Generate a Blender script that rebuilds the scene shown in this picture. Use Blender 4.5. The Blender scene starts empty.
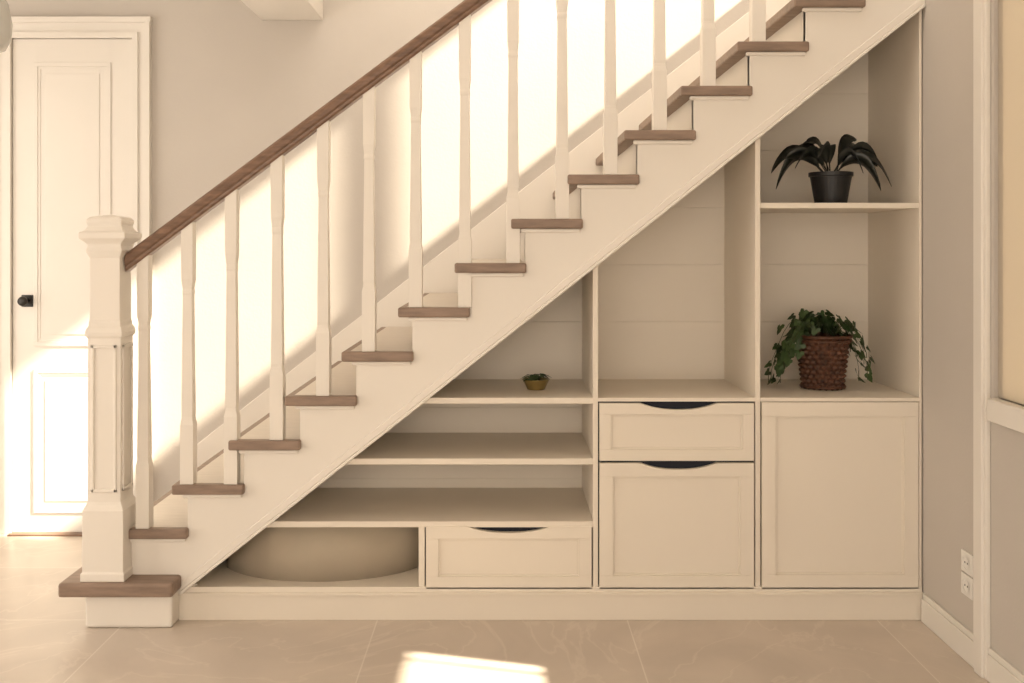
import bpy, bmesh, math, random
from mathutils import Vector
random.seed(7)
sc=bpy.context.scene
sc.view_settings.view_transform='Standard'
sc.view_settings.look='None'
sc.view_settings.exposure=0.0

# ---------------------------------------------------------------- materials
def mat(name,col,rough=0.5,noise=0.0,nscale=8.0,bump=0.0,bscale=60.0,spec=0.4,stretch=None):
    m=bpy.data.materials.new(name); m.use_nodes=True
    nt=m.node_tree; b=nt.nodes['Principled BSDF']
    b.inputs['Base Color'].default_value=(*col,1); b.inputs['Roughness'].default_value=rough
    b.inputs['Specular IOR Level'].default_value=spec
    tc=nt.nodes.new('ShaderNodeTexCoord'); mp=nt.nodes.new('ShaderNodeMapping')
    nt.links.new(tc.outputs['Object'],mp.inputs['Vector'])
    if stretch: mp.inputs['Scale'].default_value=stretch
    if noise>0:
        n=nt.nodes.new('ShaderNodeTexNoise'); n.inputs['Scale'].default_value=nscale; n.inputs['Detail'].default_value=6
        nt.links.new(mp.outputs['Vector'],n.inputs['Vector'])
        r=nt.nodes.new('ShaderNodeValToRGB')
        r.color_ramp.elements[0].position=0.3; r.color_ramp.elements[1].position=0.7
        r.color_ramp.elements[0].color=(*[c*(1-noise) for c in col],1)
        r.color_ramp.elements[1].color=(*[min(1,c*(1+noise)) for c in col],1)
        nt.links.new(n.outputs['Fac'],r.inputs['Fac']); nt.links.new(r.outputs['Color'],b.inputs['Base Color'])
    if bump>0:
        n2=nt.nodes.new('ShaderNodeTexNoise'); n2.inputs['Scale'].default_value=bscale; n2.inputs['Detail'].default_value=4
        nt.links.new(mp.outputs['Vector'],n2.inputs['Vector'])
        bp=nt.nodes.new('ShaderNodeBump'); bp.inputs['Strength'].default_value=bump; bp.inputs['Distance'].default_value=0.004
        nt.links.new(n2.outputs['Fac'],bp.inputs['Height']); nt.links.new(bp.outputs['Normal'],b.inputs['Normal'])
    return m
M_wall=mat('wall_paint',(0.56,0.52,0.475),0.85,0.02,3,0.15,90,0.2)
M_ceil=mat('ceiling_paint',(0.78,0.75,0.70),0.9,0.01,3)
M_trim=mat('trim_paint',(0.77,0.735,0.68),0.45,0.01,4)
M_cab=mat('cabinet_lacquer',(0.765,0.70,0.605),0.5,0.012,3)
M_stair=mat('stair_white_paint',(0.79,0.745,0.68),0.45,0.012,4)
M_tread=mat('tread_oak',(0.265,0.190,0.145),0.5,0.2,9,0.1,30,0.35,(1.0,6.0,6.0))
M_treadtop=mat('tread_top_pale_oak',(0.62,0.55,0.47),0.35,0.05,9,0,30,0.5,(1.0,6.0,6.0))  # pale tread top with sun glare put into the colour
M_rail=mat('handrail_oak',(0.200,0.120,0.080),0.35,0.28,7,0,0,0.45,(1.5,10,10))
M_dark=mat('dark_recess',(0.010,0.012,0.022),0.7)  # shade of the cabinet interior put into a near-black colour
M_black=mat('black_plastic',(0.010,0.010,0.011),0.4,0.1,20)
M_metal=mat('black_metal',(0.02,0.018,0.016),0.3)
M_leafdark=mat('dark_leaf',(0.010,0.012,0.009),0.35,0.4,14,0,0,0.5)
M_leaf=mat('ivy_leaf',(0.035,0.065,0.018),0.45,0.5,22,0,0,0.4)
M_stem=mat('stem',(0.06,0.07,0.025),0.6)
M_soil=mat('soil',(0.03,0.02,0.014),0.95,0.4,60)
M_wicker=mat('wicker',(0.080,0.031,0.015),0.5,0.5,50,0.3,120)
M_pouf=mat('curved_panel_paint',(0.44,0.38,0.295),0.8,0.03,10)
M_plate=mat('white_plastic',(0.8,0.78,0.74),0.3)
M_gold=mat('brass',(0.35,0.26,0.10),0.3); M_gold.node_tree.nodes['Principled BSDF'].inputs['Metallic'].default_value=0.7
M_glass=mat('milk_glass',(0.6,0.6,0.57),0.25)

def tile_mat():
    m=bpy.data.materials.new('floor_tiles'); m.use_nodes=True
    nt=m.node_tree; b=nt.nodes['Principled BSDF']; L=nt.links.new
    tc=nt.nodes.new('ShaderNodeTexCoord'); mp=nt.nodes.new('ShaderNodeMapping')
    mp.inputs['Location'].default_value=(0.47,0.02,0)
    L(tc.outputs['Object'],mp.inputs['Vector'])
    br=nt.nodes.new('ShaderNodeTexBrick'); br.offset=0.0; br.squash=1
    br.inputs['Scale'].default_value=1.0; br.inputs['Brick Width'].default_value=0.92; br.inputs['Row Height'].default_value=0.60
    br.inputs['Mortar Size'].default_value=0.0025; br.inputs['Mortar Smooth'].default_value=0.1
    br.inputs['Color1'].default_value=(0.60,0.52,0.445,1); br.inputs['Color2'].default_value=(0.64,0.56,0.48,1)
    br.inputs['Mortar'].default_value=(0.74,0.67,0.59,1)
    L(mp.outputs['Vector'],br.inputs['Vector'])
    n=nt.nodes.new('ShaderNodeTexNoise'); n.inputs['Scale'].default_value=1.6; n.inputs['Detail'].default_value=8; n.inputs['Distortion'].default_value=1.8
    L(tc.outputs['Object'],n.inputs['Vector'])
    r=nt.nodes.new('ShaderNodeValToRGB')
    r.color_ramp.elements[0].position=0.35; r.color_ramp.elements[0].color=(0.88,0.88,0.88,1)
    r.color_ramp.elements[1].position=0.65; r.color_ramp.elements[1].color=(1,1,1,1)
    L(n.outputs['Fac'],r.inputs['Fac'])
    n2=nt.nodes.new('ShaderNodeTexNoise'); n2.inputs['Scale'].default_value=1.1; n2.inputs['Detail'].default_value=5; n2.inputs['Distortion'].default_value=2.5
    L(tc.outputs['Object'],n2.inputs['Vector'])
    r2=nt.nodes.new('ShaderNodeValToRGB'); e=r2.color_ramp.elements
    e[0].position=0.485; e[0].color=(0,0,0,1); e[1].position=0.5; e[1].color=(1,1,1,1)
    x=e.new(0.515); x.color=(0,0,0,1)
    L(n2.outputs['Fac'],r2.inputs['Fac'])
    mu=nt.nodes.new('ShaderNodeMix'); mu.data_type='RGBA'; mu.blend_type='MULTIPLY'; mu.inputs[0].default_value=1
    L(br.outputs['Color'],mu.inputs[6]); L(r.outputs['Color'],mu.inputs[7])
    mv=nt.nodes.new('ShaderNodeMix'); mv.data_type='RGBA'
    fm=nt.nodes.new('ShaderNodeMath'); fm.operation='MULTIPLY'; fm.inputs[1].default_value=0.35
    L(r2.outputs['Color'],fm.inputs[0]); L(fm.outputs[0],mv.inputs[0])
    L(mu.outputs[2],mv.inputs[6]); mv.inputs[7].default_value=(0.74,0.66,0.57,1)
    L(mv.outputs[2],b.inputs['Base Color'])
    b.inputs['Roughness'].default_value=0.30; b.inputs['Specular IOR Level'].default_value=0.45
    return m
M_floor=tile_mat()

def blind_mat():
    m=bpy.data.materials.new('blind_fabric'); m.use_nodes=True
    nt=m.node_tree; nt.nodes.clear()
    o=nt.nodes.new('ShaderNodeOutputMaterial'); t=nt.nodes.new('ShaderNodeBsdfTranslucent'); d=nt.nodes.new('ShaderNodeBsdfDiffuse')
    mx=nt.nodes.new('ShaderNodeMixShader'); mx.inputs[0].default_value=0.5
    t.inputs['Color'].default_value=(0.34,0.305,0.255,1); d.inputs['Color'].default_value=(0.75,0.68,0.58,1)
    nt.links.new(t.outputs[0],mx.inputs[1]); nt.links.new(d.outputs[0],mx.inputs[2]); nt.links.new(mx.outputs[0],o.inputs['Surface'])
    return m
M_blind=blind_mat()

# ---------------------------------------------------------------- helpers
def empty(name,loc=(0,0,0)):
    e=bpy.data.objects.new(name,None); e.location=loc; sc.collection.objects.link(e); e.empty_display_size=0.1
    return e
def finish(name,bm,m,parent=None,bevel=0.0,smooth=False,seg=2):
    bmesh.ops.recalc_face_normals(bm,faces=bm.faces)
    me=bpy.data.meshes.new(name); bm.to_mesh(me); bm.free()
    if smooth:
        for p in me.polygons: p.use_smooth=True
    ob=bpy.data.objects.new(name,me); sc.collection.objects.link(ob)
    if m: me.materials.append(m)
    if parent:
        ob.parent=parent; ob.matrix_parent_inverse=parent.matrix_basis.inverted()
    if bevel>0:
        md=ob.modifiers.new('bevel','BEVEL'); md.width=bevel; md.segments=seg; md.limit_method='ANGLE'; md.angle_limit=math.radians(35)
    return ob
def addbox(bm,x0,x1,y0,y1,z0,z1):
    vs=[bm.verts.new(p) for p in [(x0,y0,z0),(x1,y0,z0),(x1,y1,z0),(x0,y1,z0),(x0,y0,z1),(x1,y0,z1),(x1,y1,z1),(x0,y1,z1)]]
    for f in [(0,3,2,1),(4,5,6,7),(0,1,5,4),(1,2,6,5),(2,3,7,6),(3,0,4,7)]: bm.faces.new([vs[i] for i in f])
def box(name,x0,x1,y0,y1,z0,z1,m,parent=None,bevel=0.0):
    bm=bmesh.new(); addbox(bm,x0,x1,y0,y1,z0,z1); return finish(name,bm,m,parent,bevel)
def boxes(name,L,m,parent=None,bevel=0.0):
    bm=bmesh.new()
    for b in L: addbox(bm,*b)
    return finish(name,bm,m,parent,bevel)
def addprism(bm,pts,y0,y1):
    a=[bm.verts.new((x,y0,z)) for x,z in pts]; b=[bm.verts.new((x,y1,z)) for x,z in pts]
    bm.faces.new(a); bm.faces.new(b[::-1]); n=len(pts)
    for i in range(n): bm.faces.new([a[i],b[i],b[(i+1)%n],a[(i+1)%n]])
def prism(name,pts,y0,y1,m,parent=None,bevel=0.0):
    bm=bmesh.new(); addprism(bm,pts,y0,y1); return finish(name,bm,m,parent,bevel)
def sq_lathe(bm,cx,cy,prof):
    """stacked square sections: prof = [(halfwidth,z),...]"""
    prev=None
    for h,z in prof:
        r=[bm.verts.new((cx+sx*h,cy+sy*h,z)) for sx,sy in ((-1,-1),(1,-1),(1,1),(-1,1))]
        if prev is None: bm.faces.new(r[::-1])
        else:
            for i in range(4): bm.faces.new([prev[i],prev[(i+1)%4],r[(i+1)%4],r[i]])
        prev=r
    bm.faces.new(prev)
def lathe(bm,cx,cy,prof,n=32,sx=1,sy=1,cap=True):
    prev=None
    for r,z in prof:
        ring=[bm.verts.new((cx+sx*r*math.cos(2*math.pi*i/n),cy+sy*r*math.sin(2*math.pi*i/n),z)) for i in range(n)]
        if prev is None:
            if cap: bm.faces.new(ring[::-1])
        else:
            for i in range(n): bm.faces.new([prev[i],prev[(i+1)%n],ring[(i+1)%n],ring[i]])
        prev=ring
    if cap: bm.faces.new(prev)

# key dims
XR=1.54; YB=1.105; XL=-3.3; H1=2.78; H2=4.6; YF=-7.0
# ---------------------------------------------------------------- room shell
box('floor',XL-0.1,XR+0.12,YF,YB+0.1,-0.1,0,M_floor)
box('wall_back',XL-0.1,XR+0.12,YB,YB+0.12,0,H2,M_wall)
ly0,ly1,lz0,lz1=-1.9,0.75,0.12,2.45  # unseen opening added to brighten the left floor and door
boxes('wall_left',[(XL-0.12,XL,YF,ly0,0,H2),(XL-0.12,XL,ly1,YB,0,H2),(XL-0.12,XL,ly0,ly1,0,lz0),(XL-0.12,XL,ly0,ly1,lz1,H2)],M_wall)
boxes('window_3',[(XL-0.09,XL-0.04,ly0,ly0+0.06,lz0,lz1),(XL-0.09,XL-0.04,ly1-0.06,ly1,lz0,lz1),(XL-0.09,XL-0.04,-0.61,-0.54,lz0,lz1),
  (XL-0.09,XL-0.04,ly0,ly1,lz0,lz0+0.06),(XL-0.09,XL-0.04,ly0,ly1,lz1-0.06,lz1)],M_trim)  # frame of the added light opening
wy0,wy1=-1.75,-0.555 ; wz0,wz1=0.90,2.70
uy0,uy1=-0.02,1.03 ; uz0,uz1=2.875,3.87
X2=XR+0.12
boxes('wall_right',[
 (XR,X2,YF,wy0,0,H1),(XR,X2,wy1,YB,0,H1),(XR,X2,wy0,wy1,0,wz0),(XR,X2,wy0,wy1,wz1,H1),
 (XR,X2,YF,uy0,H1,H2),(XR,X2,uy1,YB,H1,H2),(XR,X2,uy0,uy1,H1,uz0),(XR,X2,uy0,uy1,uz1,H2)],M_wall)
boxes('window_2',[(XR+0.02,XR+0.05,0.46,0.54,uz0,uz1),(XR+0.02,XR+0.06,uy1-0.03,uy1,uz0,uz1)],M_trim)
boxes('ceiling',[(XL,XR,YF,-0.50,H1,H1+0.2),(XL,-1.17,-0.50,YB,H1,H1+0.2)],M_ceil)
box('ceiling.001',XL,XR+0.12,-0.7,YB+0.12,H2,H2+0.1,M_ceil)
box('ceiling_beam',-1.17,-0.875,-0.50,YB,2.465,H1+0.2,M_ceil,bevel=0.004)

# lower right window
w1=empty('window_1',(XR,-1.2,0.9))
boxes('frame',[(XR+0.05,XR+0.10,wy0,wy0+0.05,wz0,wz1),(XR+0.05,XR+0.10,wy1-0.04,wy1,wz0,wz1),(XR+0.05,XR+0.10,-0.83,-0.80,wz0,wz1),
  (XR+0.05,XR+0.10,wy0,wy1,wz0,wz0+0.03),(XR+0.05,XR+0.10,wy0,wy1,wz1-0.05,wz1),(XR+0.06,XR+0.09,-0.90,-0.888,wz0,1.50)],M_trim,w1)
boxes('roller_blind',[(XR+0.012,XR+0.015,-0.81,wy1,wz0,wz1),(XR+0.012,XR+0.015,wy0,-0.81,1.46,wz1),(XR+0.012,XR+0.015,wy0,-0.81,0.91,1.12),(XR+0.012,XR+0.015,wy0,-1.14,1.12,1.46)],M_blind,w1)  # far panel is the blind; unseen near panels added to trim the floor sun patch
box('sill',XR-0.035,XR+0.05,wy0-0.05,wy1-0.02,wz0-0.07,wz0,M_trim,w1,0.006)
boxes('casing',[(XR-0.018,XR,wy0-0.08,wy0,wz0,wz1+0.06)],M_trim,w1,0.004)
boxes('trim_1',[(XR-0.016,XR,-0.535,-0.445,0,H1),(XR-0.024,XR,-0.52,-0.465,0,H1)],M_trim,None,0.004)
def baseboard_right(name,y0,y1):
    boxes(name,[(XR-0.014,XR,y0,y1,0,0.085),(XR-0.009,XR,y0,y1,0.085,0.105)],M_trim,None,0.003)
baseboard_right('baseboard_right',-0.445,-0.035)
baseboard_right('baseboard_right.001',-5,-0.535)
boxes('baseboard_back',[(XL+0.016,-2.455,YB-0.016,YB,0,0.10),(-1.70,-1.60,YB-0.016,YB,0,0.10)],M_trim,None,0.004)
box('baseboard_left',XL,XL+0.016,YF,YB,0,0.10,M_trim,None,0.004)

# ---------------------------------------------------------------- door
d=empty('door_1',(-2.07,YB,0))
dx0,dx1,dz=-2.365,-1.785,2.375
YW=YB-0.0005
boxes('casing',[(dx1,dx1+0.028,YW-0.03,YW,0,dz),(dx1+0.028,dx1+0.062,YW-0.020,YW,0,dz+0.028),(dx1+0.062,dx1+0.085,YW-0.032,YW,0,dz+0.075),
 (dx0-0.028,dx0,YW-0.03,YW,0,dz),(dx0-0.062,dx0-0.028,YW-0.020,YW,0,dz+0.028),(dx0-0.085,dx0-0.062,YW-0.032,YW,0,dz+0.075),
 (dx0-0.028,dx1+0.028,YW-0.03,YW,dz,dz+0.028),(dx0-0.062,dx1+0.062,YW-0.020,YW,dz+0.028,dz+0.075),(dx0-0.09,dx1+0.09,YW-0.036,YW,dz+0.075,dz+0.10)],M_trim,d)
def ring(bm,x0,x1,z0,z1,w,ya,yb):
    addbox(bm,x0,x1,ya,yb,z0,z0+w); addbox(bm,x0,x1,ya,yb,z1-w,z1); addbox(bm,x0,x0+w,ya,yb,z0+w,z1-w); addbox(bm,x1-w,x1,ya,yb,z0+w,z1-w)
bm=bmesh.new()
addbox(bm,dx0+0.003,dx1-0.003,YW-0.012,YW,0.006,dz-0.003)
for z0,z1 in ((0.10,0.79),(0.90,2.26)):
    ring(bm,dx0+0.105,dx1-0.105,z0,z1,0.020,YW-0.0175,YW-0.012)
    ring(bm,dx0+0.125,dx1-0.125,z0+0.020,z1-0.020,0.012,YW-0.0145,YW-0.012)
    addbox(bm,dx0+0.16,dx1-0.16,YW-0.015,YW-0.012,z0+0.055,z1-0.055)
finish('leaf',bm,M_trim,d,0.0015)
bm=bmesh.new(); addbox(bm,-2.318,-2.262,YB-0.02,YB-0.0125,1.088,1.145); finish('rosette',bm,M_metal,d,0.003)
bm=bmesh.new(); lathe(bm,0,0,[(0.010,0),(0.010,0.025),(0.020,0.032),(0.024,0.045),(0.020,0.056),(0.008,0.060)],20)
for v in bm.verts: v.co=Vector((-2.290+v.co.x,YB-0.018-v.co.z,1.117+v.co.y))
finish('knob',bm,M_metal,d,0,True)
box('threshold',dx0,dx1,YB-0.06,YB-0.0125,0.0,0.008,M_rail,d)
bm=bmesh.new(); addbox(bm,-2.51,-2.452,YB-0.01,YB,1.04,1.12); addbox(bm,-2.5,-2.462,YB-0.014,YB-0.008,1.05,1.11)
finish('light_switch',bm,M_plate,None,0.002)

# pendant lamp
p=empty('pendant_lamp',(-1.98,0.2,2.3))
bm=bmesh.new(); lathe(bm,-2.055,0.2,[(0.03,2.42),(0.07,2.40),(0.105,2.33),(0.12,2.25),(0.115,2.19),(0.095,2.15),(0.05,2.13)],32); finish('globe',bm,M_glass,p,0,True)
bm=bmesh.new(); lathe(bm,-2.055,0.2,[(0.006,2.41),(0.006,H1)],8); lathe(bm,-2.055,0.2,[(0.05,H1-0.02),(0.05,H1)],20); finish('cord',bm,M_metal,p)

# ---------------------------------------------------------------- staircase
st=empty('staircase',(-1.2,0.5,0))
RUN=0.2063; RISE=0.1618; X0=-1.165; Z0=0.344; N=16; TT=0.036
def xr(i): return X0+RUN*(i-2)
def zt(i): return Z0+RISE*(i-2)
YFs=-0.035
def slope(x): return 1.038+0.79*x
for i in range(2,N):
    x1=min(xr(i),XR); x0=xr(i)-0.257
    if x0>XR-0.02: break
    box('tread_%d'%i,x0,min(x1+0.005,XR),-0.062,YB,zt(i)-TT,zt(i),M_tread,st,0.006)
    box('tread_top_%d'%i,x0+0.03,min(x1+0.004,XR),-0.030,YB-0.018,zt(i)-0.002,zt(i)+0.0012,M_treadtop,st)  # thin pale slab; carries the overexposed glare of the tread top in its colour
    rx=xr(i-1) if i>2 else xr(2)-RUN
    box('riser_%d'%i,rx,rx+0.018,YFs+0.01,YB,zt(i)-RISE-0.0,zt(i)-TT,M_stair,st)
z1=0.172
box('tread_1',-1.598,-1.188,-0.135,YB,z1-0.052,z1,M_tread,st,0.010)
box('riser_1',-1.515,-1.20,-0.10,YB,0.0,z1-0.052,M_stair,st,0.01)
def stringer_pts(inset=0):
    pts=[]
    xa=xr(2)-RUN
    pts.append((xa,z1)); 
    for i in range(2,N):
        a=xr(i-1) if i>2 else xa
        if a>XR: break
        pts.append((a,zt(i)-TT)); pts.append((min(xr(i),XR),zt(i)-TT))
        if xr(i)>=XR: break
    pts.append((XR,slope(XR)))
    pts.append(((0.10-1.038)/0.79,0.10))
    pts.append((xa+0.15,0.10)); pts.append((xa+0.15,z1-0.02)); 
    out=[pts[0]]
    for q in pts[1:]:
        if (q[0]-out[-1][0])**2+(q[1]-out[-1][1])**2>1e-8: out.append(q)
    return out
prism('stringer',stringer_pts(),YFs,0.0,M_stair,st,0.002)
xb=(0.10-1.038)/0.79
def band(name,o0,o1,y0,y1,xa=xb,xe=XR):
    prism(name,[(xa,slope(xa)+o0),(xe,slope(xe)+o0),(xe,slope(xe)+o1),(xa,slope(xa)+o1)],y0,y1,M_stair,st,0.003)
band('stringer_bead',0.0,0.014,YFs-0.010,YFs+0.01)
band('stringer_fillet',0.014,0.045,YFs-0.005,YFs+0.01)
band('soffit',0.004,0.03,0.0,YB)
for i in range(2,N):
    x0=xr(i)-0.257+0.035
    if x0>XR-0.1: break
    box('scotia_%d'%i,x0,min(xr(i),XR)-0.004,-0.05,YFs+0.005,zt(i)-TT-0.014,zt(i)-TT,M_stair,st,0.005)
def nose(x): return 0.344+0.784*(x+1.42)
prism('wall_skirting',[(-1.55,0.0),(-1.55,nose(-1.55)+0.13),(XR,nose(XR)+0.13),(XR,nose(XR)-0.3),(-1.1,0.0)],YB-0.018,YB,M_stair,st,0.003)

# ---------------------------------------------------------------- railing
rl=empty('stair_railing',(-1.44,-0.04,z1))
cx,cy=-1.445,-0.040
bm=bmesh.new()
sq_lathe(bm,cx,cy,[(0.079,z1),(0.079,0.20),(0.074,0.205),(0.074,0.425),(0.070,0.435),(0.064,0.445),(0.060,0.455),
 (0.060,1.045),(0.066,1.052),(0.068,1.065),(0.064,1.08),(0.058,1.088),
 (0.058,1.10),(0.055,1.11),(0.055,1.335),(0.060,1.345),(0.066,1.36),(0.062,1.372),(0.062,1.385),(0.072,1.395),(0.084,1.405),(0.084,1.425),(0.070,1.432),(0.062,1.445),(0.060,1.455),(0.064,1.46),(0.064,1.472),(0.055,1.482),(0.0,1.492)])
finish('newel_post',bm,M_stair,rl,0.0025)
bm=bmesh.new()
fz0,fz1=0.49,1.02
yf=cy-0.060
for (a0,a1,b0,b1) in ((cx-0.045,cx+0.045,fz0,fz0+0.012),(cx-0.045,cx+0.045,fz1-0.012,fz1),(cx-0.045,cx-0.035,fz0,fz1),(cx+0.035,cx+0.045,fz0,fz1)):
    addbox(bm,a0,a1,yf-0.006,yf+0.002,b0,b1)
xf=cx+0.060
for (a0,a1,b0,b1) in ((cy-0.045,cy+0.045,fz0,fz0+0.012),(cy-0.045,cy+0.045,fz1-0.012,fz1),(cy-0.045,cy-0.035,fz0,fz1),(cy+0.035,cy+0.045,fz0,fz1)):
    addbox(bm,xf-0.002,xf+0.006,a0,a1,b0,b1)
finish('newel_panel',bm,M_stair,rl,0.002)
RY=-0.030
def railz(x): return 1.318+0.748*(x+1.385)
xs,xe=-1.386,XR
prof=[(-0.020,-0.034),(0.020,-0.034),(0.024,-0.026),(0.024,-0.016),(0.030,-0.008),(0.034,0.008),(0.032,0.022),(0.022,0.032),(0.008,0.036),(-0.008,0.036),(-0.022,0.032),(-0.032,0.022),(-0.034,0.008),(-0.030,-0.008),(-0.024,-0.016),(-0.024,-0.026)]
bm=bmesh.new()
A=[bm.verts.new((xs,RY+a,railz(xs)+b)) for a,b in prof]; B=[bm.verts.new((xe,RY+a,railz(xe)+b)) for a,b in prof]
bm.faces.new(A); bm.faces.new(B[::-1])
for k in range(len(prof)): bm.faces.new([A[k],B[k],B[(k+1)%len(prof)],A[(k+1)%len(prof)]])
finish('handrail',bm,M_rail,rl)
bxs=[145,189,232.5,278,324,369.5,416,465,513,562,610,659,707.5,757,805,853,900]
bm=bmesh.new()
for k,pxl in enumerate(bxs):
    x=(pxl-505)*3.68/999
    i=2
    while xr(i)<x+0.012: i+=1
    zb=zt(i); ztop=railz(x)-0.030; h=ztop-zb
    hw=0.0245
    sq_lathe(bm,x,RY+0.005,[(hw,zb),(hw,zb+0.25*h-0.02),(0.0205,zb+0.25*h),(0.0198,zb+0.26*h),(0.0208,zb+0.27*h),
        (0.0205,zb+0.33*h),(0.0168,zb+0.73*h),(0.0182,zb+0.738*h),(0.0182,zb+0.745*h),(0.017,zb+0.755*h),(0.0212,zb+0.79*h),(0.0220,ztop+0.012)])
finish('balusters',bm,M_stair,rl,0.0015)

# ---------------------------------------------------------------- built-in cabinet
cb=empty('built_in_shelving_cabinet',(0.3,0.2,0))
PX=lambda p:(p-505)/270.0
PZ=lambda p:1.37-(p-248)/270.0
YC=-0.018; YD=0.50; XE=XR-0.004
def sbox(x0,x1):
    return [(x0,0.10),(x1,0.10),(x1,slope(x1)+0.004),(x0,slope(x0)+0.004)]
d1=(PX(592.5),PX(597.5)); d2=(PX(754),PX(759)); d3=(PX(917),XE)
prism('divider_left',sbox(*d1),YC,YD,M_cab,cb,0.001)
prism('divider_middle',sbox(*d2),YC,YD,M_cab,cb,0.001)
prism('side_panel_right',[(d3[0],0.10),(d3[1],0.10),(d3[1],slope(d3[1])),(d3[0],slope(d3[0]))],YC,YD,M_cab,cb,0.001)
box('divider_low',PX(419),PX(425),YC,YD,0.10,PZ(524),M_cab,cb,0.001)
zs=[0.10,0.40,0.70,1.06,1.30,1.54,1.78,2.02,2.26]
for k in range(len(zs)-1):
    a,b=zs[k],zs[k+1]-0.0004
    xa=(a-1.038)/0.79-0.02; xb2=(b-1.038)/0.79-0.02
    xa=max(xa,-1.25)
    if xa>XE: break
    if xb2>XE: pts=[(xa,a),(XE,a),(XE,slope(XE))]
    else: pts=[(xa,a),(XE,a),(XE,b),(max(xb2,-1.2),b)]
    prism('back_panel_%d'%(k+1),pts,YD,YD+0.012,M_cab,cb,0.0009)
box('back_liner',-1.25,XE,YD+0.013,YD+0.018,0.1,0.45,M_cab,cb)
def shelf(name,z,x0,x1,t=0.022,yb=YD,bev=0.0015):
    if x0<-0.2:
        pts=[((z-t-1.038)/0.79,z-t),(x1,z-t),(x1,z),((z-1.038)/0.79,z)]
        prism(name,pts,YC-0.001,yb,M_cab,cb,bev)
    else: box(name,x0,x1,YC-0.001,yb,z-t,z,M_cab,cb,bev)
zA,zB,zC=PZ(397),PZ(457.5),PZ(520)
shelf('shelf_1',zA,-9,d1[0]); shelf('shelf_2',zB,-9,d1[0]); shelf('shelf_3',zC,-9,d1[0])
ztop=PZ(397)
box('counter_middle',d1[1],d2[0],YC-0.001,YD,ztop-0.014,ztop,M_cab,cb,0.001)
box('counter_right',d2[1],d3[0],YC-0.001,YD,ztop-0.014,ztop,M_cab,cb,0.001)
zU=PZ(203)
box('shelf_upper',d2[1],d3[0],YC+0.002,YD,zU-0.020,zU,M_cab,cb,0.001)
box('shelf_bottom',-1.20,XE,YC-0.004,YD,0.100,0.122,M_cab,cb,0.002)
boxes('plinth',[(-1.20,XR-0.001,YC-0.006,0.01,0.0,0.100),(-1.20,XR-0.001,YC-0.014,0.0,0.092,0.102)],M_cab,cb,0.002)
prism('bottom_left_filler',[(-1.20,0.10),((0.122-1.038)/0.79+0.02,0.10),((0.122-1.038)/0.79+0.02,0.13),(-1.20,0.13)],-0.01,0.0,M_cab,cb)
# curved panel inside the low niche (convex, follows the slope of the stairs)
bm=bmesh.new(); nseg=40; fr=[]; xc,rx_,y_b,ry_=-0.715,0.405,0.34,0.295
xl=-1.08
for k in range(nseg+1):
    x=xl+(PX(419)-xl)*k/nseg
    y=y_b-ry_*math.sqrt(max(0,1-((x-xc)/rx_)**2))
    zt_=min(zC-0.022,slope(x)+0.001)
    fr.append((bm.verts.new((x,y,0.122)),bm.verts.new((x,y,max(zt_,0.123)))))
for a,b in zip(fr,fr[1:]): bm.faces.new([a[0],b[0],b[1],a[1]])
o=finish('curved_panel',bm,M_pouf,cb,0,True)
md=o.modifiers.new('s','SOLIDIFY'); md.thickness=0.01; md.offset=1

def front(name,px0,px1,py0,py1,fw=0.045,handle=None):
    g=0.0032
    x0,x1,z0,zt_=PX(px0)+g,PX(px1)-g,PZ(py1)+g,PZ(py0)-g
    e=bmesh.new()
    def top(zlow,y0,y1):
        pts=[(x0,zlow),(x1,zlow),(x1,zt_)]
        if handle:
            hc,hw,hd=handle
            hc=PX(hc); hw=hw/270/2; hd=hd/270
            pts.append((hc+hw,zt_))
            for k in range(1,16):
                t=k/16; u=1-2*t
                pts.append((hc+hw*u,zt_-hd*(1-abs(u)**2.4)))
            pts.append((hc-hw,zt_))
        pts.append((x0,zt_))
        addprism(e,pts,y0,y1)
    top(z0,YC+0.006,YC+0.018)
    top(zt_-fw,YC-0.004,YC+0.006)
    addbox(e,x0,x1,YC-0.004,YC+0.006,z0,z0+fw)
    addbox(e,x0,x0+fw,YC-0.004,YC+0.006,z0+fw,zt_-fw)
    addbox(e,x1-fw,x1,YC-0.004,YC+0.006,z0+fw,zt_-fw)
    ring(e,x0+fw,x1-fw,z0+fw,zt_-fw,0.006,YC+0.001,YC+0.0065)
    finish(name,e,M_cab,cb,0.0012)
    box(name+'_cavity',PX(px0)-0.001,PX(px1)+0.001,YC+0.019,YC+0.03,PZ(py1),PZ(py0)+0.001,M_dark,cb)  # solid dark sheet painted as interior shade behind gaps and handle notch
front('drawer_low',425.5,592,524,588,0.046,(509,84,6.5))
front('drawer_middle',598,753.5,401.5,460.5,0.042,(678,76,6.5))
front('door_middle',598,753.5,461,588,0.050,(678,76,6.5))
front('door_right',759.5,917,400.5,588,0.052,None)

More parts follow.
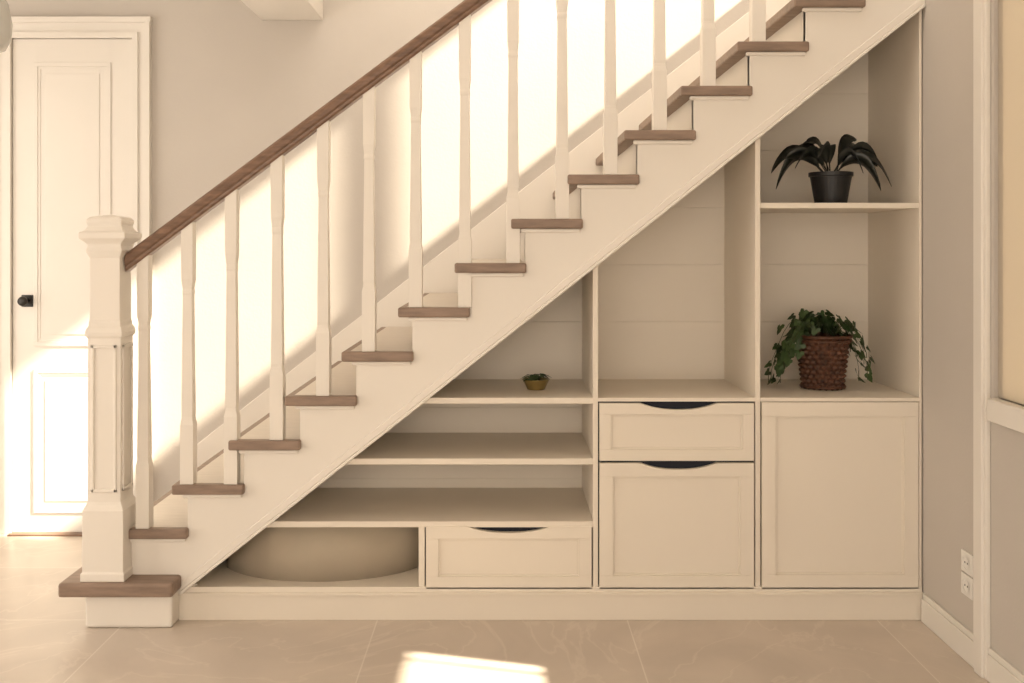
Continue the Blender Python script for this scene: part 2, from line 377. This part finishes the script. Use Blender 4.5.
# ---------------------------------------------------------------- sockets
def socket(name,y,z):
    bm=bmesh.new(); addbox(bm,XR-0.009,XR,y-0.042,y+0.042,z-0.036,z+0.036); o=empty(name,(XR,y,z))
    finish('plate',bm,M_plate,o,0.004)
    bm=bmesh.new()
    n=24
    ringv=[[bm.verts.new((xx,y+r*math.cos(2*math.pi*i/n),z+r*math.sin(2*math.pi*i/n))) for i in range(n)] for xx,r in ((XR-0.012,0.024),(XR-0.012,0.021),(XR-0.0095,0.020))]
    for a in range(2):
        for i in range(n): bm.faces.new([ringv[a][i],ringv[a][(i+1)%n],ringv[a+1][(i+1)%n],ringv[a+1][i]])
    bm.faces.new(ringv[2])
    finish('insert',bm,M_plate,o)
    bm=bmesh.new()
    for s in (-1,1): addbox(bm,XR-0.0105,XR-0.009,y+s*0.009-0.0025,y+s*0.009+0.0025,z-0.0025,z+0.0025)
    finish('pins',bm,M_black,o)
socket('power_socket',-0.385,0.325)
socket('power_socket.001',-0.385,0.249)

# ---------------------------------------------------------------- plants
def leaf_strip(bm,pts,widths,side,fold=0.18):
    rows=[]
    for k,(p,w) in enumerate(zip(pts,widths)):
        a=pts[min(k+1,len(pts)-1)]-pts[max(k-1,0)]
        if a.length<1e-6: a=Vector((0,0,1))
        a.normalize(); s=(side-a*side.dot(a)).normalized(); nrm=s.cross(a).normalized()
        if nrm.z<0: nrm=-nrm
        rows.append([bm.verts.new(p+s*w+nrm*w*fold),bm.verts.new(p),bm.verts.new(p-s*w+nrm*w*fold)])
    for a,b in zip(rows,rows[1:]):
        for j in (0,1): bm.faces.new([a[j],a[j+1],b[j+1],b[j]])
def arch_leaf(bm,base,az,length,rise,droop,wmax,n=16,tw=0.0):
    dirv=Vector((math.cos(az),math.sin(az),0)); side=Vector((-math.sin(az),math.cos(az),tw))
    pts=[];ws=[]
    for k in range(n+1):
        t=k/n
        pts.append(base+dirv*length*(t**0.85)+Vector((0,0,rise*math.sin(min(t*1.5,1)*math.pi/2)-droop*t**3)))
        ws.append(wmax*(math.sin(math.pi*((t-0.22)/0.78)**0.85)**0.65 if t>0.22 else 0)+0.0022)
    ws[-1]=0.0008
    leaf_strip(bm,pts,ws,side)
P=empty('potted_dark_leaf_plant',(1.25,0.13,zU))
px_,py_=1.252,0.14
bm=bmesh.new()
z_=zU+0.001
lathe(bm,px_,py_,[(0.058,z_),(0.060,z_+0.005),(0.077,z_+0.105),(0.083,z_+0.107),(0.083,z_+0.122),(0.077,z_+0.122),(0.074,z_+0.108)],40)
finish('pot',bm,M_black,P,0,False)
bm=bmesh.new(); base=Vector((px_,py_,zU+0.10))
spec=[(3.05,0.205,0.125,0.165,0.036,1.2),(3.45,0.165,0.115,0.08,0.034,0.8),(2.6,0.16,0.135,0.05,0.034,-0.8),(0.02,0.245,0.120,0.15,0.036,1.0),(-0.3,0.19,0.10,0.15,0.034,-.9),(0.45,0.19,0.13,0.03,0.036,.9),
      (-0.7,0.13,0.115,0.10,0.030,-.8),(-2.2,0.13,0.13,0.06,0.032,.7),(1.4,0.12,0.145,0.03,0.032,0),(2.3,0.13,0.14,0.02,0.032,.5),(0.3,0.10,0.155,0.0,0.030,.8),(3.0,0.10,0.145,0.0,0.030,-.8),
      (3.2,0.17,0.10,0.02,0.032,1.1),(0.1,0.17,0.09,0.0,0.032,-1.1),(2.9,0.215,0.135,0.11,0.032,-1.0),(0.25,0.20,0.14,0.09,0.032,-1.0)]
for az,l,r,dp,w,tw in spec: arch_leaf(bm,base+Vector((random.uniform(-.01,.01),random.uniform(-.01,.01),0)),az,l,r,dp,w*0.85,tw=tw)
o=finish('leaves',bm,M_leafdark,P,0,True)
md=o.modifiers.new('s','SOLIDIFY'); md.thickness=0.0015
# lower plant
P=empty('potted_ivy_in_wicker_basket',(1.25,0.22,ztop))
zt0=ztop+0.001
bx,by=(823-505)*3.93/999,0.235
H=0.205
bm=bmesh.new(); bands=11; per=6; cols=160; stakes=20
prev=None
for r in range(bands*per+1):
    t=r/(bands*per); R=0.079+0.024*t; z=zt0+0.004+H*t; rng=[]
    kb=min(r//per,bands-1); fr_=(r%per)/per
    prof_=math.sin(math.pi*fr_)**0.7
    for c in range(cols):
        th=2*math.pi*c/cols
        w=math.cos(stakes*th+math.pi*(kb%2))
        rr=R-0.007+0.012*prof_*(0.5+0.5*w)
        rng.append(bm.verts.new((bx+rr*math.cos(th),by+rr*math.sin(th),z)))
    if prev:
        for c in range(cols): bm.faces.new([prev[c],prev[(c+1)%cols],rng[(c+1)%cols],rng[c]])
    else: bm.faces.new(rng[::-1])
    prev=rng
finish('basket',bm,M_wicker,P,0,True)
bm=bmesh.new()
for zc,R in ((zt0+0.008,0.081),(zt0+H,0.106),(zt0+H-0.016,0.104)):
    n1,n2=88,10; g=[]
    for a in range(n1):
        th=2*math.pi*a/n1; rowv=[]
        q=0.0062*(1+0.25*math.cos(22*th))
        for b in range(n2):
            rowv.append(bm.verts.new((bx+(R+q*math.cos(2*math.pi*b/n2))*math.cos(th),by+(R+q*math.cos(2*math.pi*b/n2))*math.sin(th),zc+q*math.sin(2*math.pi*b/n2))))
        g.append(rowv)
    for a in range(n1):
        for b in range(n2): bm.faces.new([g[a][b],g[(a+1)%n1][b],g[(a+1)%n1][(b+1)%n2],g[a][(b+1)%n2]])
finish('basket_rims',bm,M_wicker,P,0,True)
bm=bmesh.new(); lathe(bm,bx,by,[(0.09,zt0+H-0.03),(0.09,zt0+H-0.012)],24); finish('soil',bm,M_soil,P)
bmL=bmesh.new(); bmS=bmesh.new()
def ivy_leaf(bm,c,nrm,up,s):
    nrm=nrm.normalized(); u=(up-nrm*up.dot(nrm)); u=u.normalized() if u.length>1e-4 else Vector((1,0,0)); v=nrm.cross(u)
    shape=[(0,-0.15),(0.28,-0.42),(0.62,-0.30),(0.60,0.05),(0.42,0.20),(0.34,0.55),(0,1.0),(-0.34,0.55),(-0.42,0.20),(-0.60,0.05),(-0.62,-0.30),(-0.28,-0.42)]
    cv=bm.verts.new(c-nrm*s*0.10+u*s*0.15); vs=[bm.verts.new(c+v*a*s+u*b*s+nrm*s*(-0.18*abs(a))*1.0) for a,b in shape]
    for i in range(len(vs)): bm.faces.new([cv,vs[i],vs[(i+1)%len(vs)]])
for k in range(44):
    az=random.uniform(0,2*math.pi)
    if k<12: az=math.pi+random.uniform(-0.7,0.7)
    elif k<18: az=random.uniform(-0.5,0.5)
    elif az>math.pi: az-=math.pi
    ln=random.uniform(0.10,0.165) if k<12 else random.uniform(0.08,0.125)
    if k>=36: ln=random.uniform(0.03,0.07)
    drop=random.uniform(0.03,0.19) if (k<18) else random.uniform(0.0,0.07)
    rise=random.uniform(0.02,0.075)
    b0=Vector((bx+0.05*math.cos(az),by+0.05*math.sin(az),zt0+H-0.01))
    pts=[]
    for j in range(9):
        t=j/8
        pts.append(b0+Vector((math.cos(az)*ln*min(1,t*1.25),math.sin(az)*ln*min(1,t*1.25)*0.8,rise*math.sin(math.pi*min(1,t*1.4))*(1.0)+rise*0.35*(1-t)-drop*t*t)))
        if pts[-1].z<ztop+0.012: pts[-1].z=ztop+0.012
    for a,b in zip(pts,pts[1:]):
        dd=(b-a); s=dd.cross(Vector((0,0,1)));
        if s.length<1e-6: s=Vector((1,0,0))
        s=s.normalized()*0.0015; n=s.cross(dd).normalized()*0.0015
        v=[bmS.verts.new(a+s),bmS.verts.new(a+n),bmS.verts.new(a-s),bmS.verts.new(b+s),bmS.verts.new(b+n),bmS.verts.new(b-s)]
        for f in ((0,1,4,3),(1,2,5,4),(2,0,3,5)): bmS.faces.new([v[i] for i in f])
    for j in range(1,9):
        if random.random()<0.92:
            c=pts[j]+Vector((random.uniform(-.018,.018),random.uniform(-.018,.018),random.uniform(-.004,.018)))
            if (math.hypot(c.x-bx,c.y-by)<0.112 and c.z<ztop+H): continue
            c.z=max(c.z,ztop+0.03)
            out=Vector((math.cos(az),math.sin(az)-0.5,random.uniform(0.1,0.9)))+Vector((random.uniform(-.5,.5),random.uniform(-.5,.5),0))
            ivy_leaf(bmL,c,out,Vector((math.cos(az)*.6+random.uniform(-.5,.5),random.uniform(-.5,.5),-0.6)),random.uniform(0.022,0.036))
finish('ivy_stems',bmS,M_stem,P); 
o=finish('ivy_leaves',bmL,M_leaf,P,0,False)
P=empty('small_succulent_dish',(0.12,0.2,zA))
sx,sy=(536-505)*3.90/999,0.20
bm=bmesh.new(); z_=zA+0.001
lathe(bm,sx,sy,[(0.034,z_),(0.036,z_+0.004),(0.044,z_+0.022),(0.052,z_+0.036),(0.055,z_+0.039),(0.052,z_+0.040),(0.044,z_+0.034)],32); finish('dish',bm,M_gold,P,0,True)
bm=bmesh.new()
for k in range(44):
    a=random.uniform(0,6.283); r=random.uniform(0,0.050)
    ivy_leaf(bm,Vector((sx+r*math.cos(a),sy+r*math.sin(a),z_+0.042+random.uniform(0,0.014))),Vector((math.cos(a)*.6,math.sin(a)*.6,1)),Vector((math.cos(a),math.sin(a),0.2)),random.uniform(0.012,0.020))
finish('greens',bm,M_leaf,P)

# ---------------------------------------------------------------- light
sun=bpy.data.lights.new('sun','SUN'); sun.energy=25; sun.angle=math.radians(1.2); sun.color=(1.0,0.87,0.68)
so=bpy.data.objects.new('sun',sun); sc.collection.objects.link(so)
so.rotation_euler=Vector((-1,0.27,-0.78)).to_track_quat('-Z','Y').to_euler(); so.location=(4,-2,5)
w=bpy.data.worlds.new('world'); sc.world=w; w.use_nodes=True
bg=w.node_tree.nodes['Background']; bg.inputs['Color'].default_value=(1.0,0.875,0.74,1); bg.inputs['Strength'].default_value=3.6

# ---------------------------------------------------------------- camera
cam=bpy.data.cameras.new('camera'); co=bpy.data.objects.new('camera',cam); sc.collection.objects.link(co)
co.location=(0,-3.7,1.37); co.rotation_euler=(math.radians(90),0,0)
cam.sensor_width=36; cam.lens=999/1024*36; cam.shift_x=0.0068; cam.shift_y=-0.0913
sc.camera=co
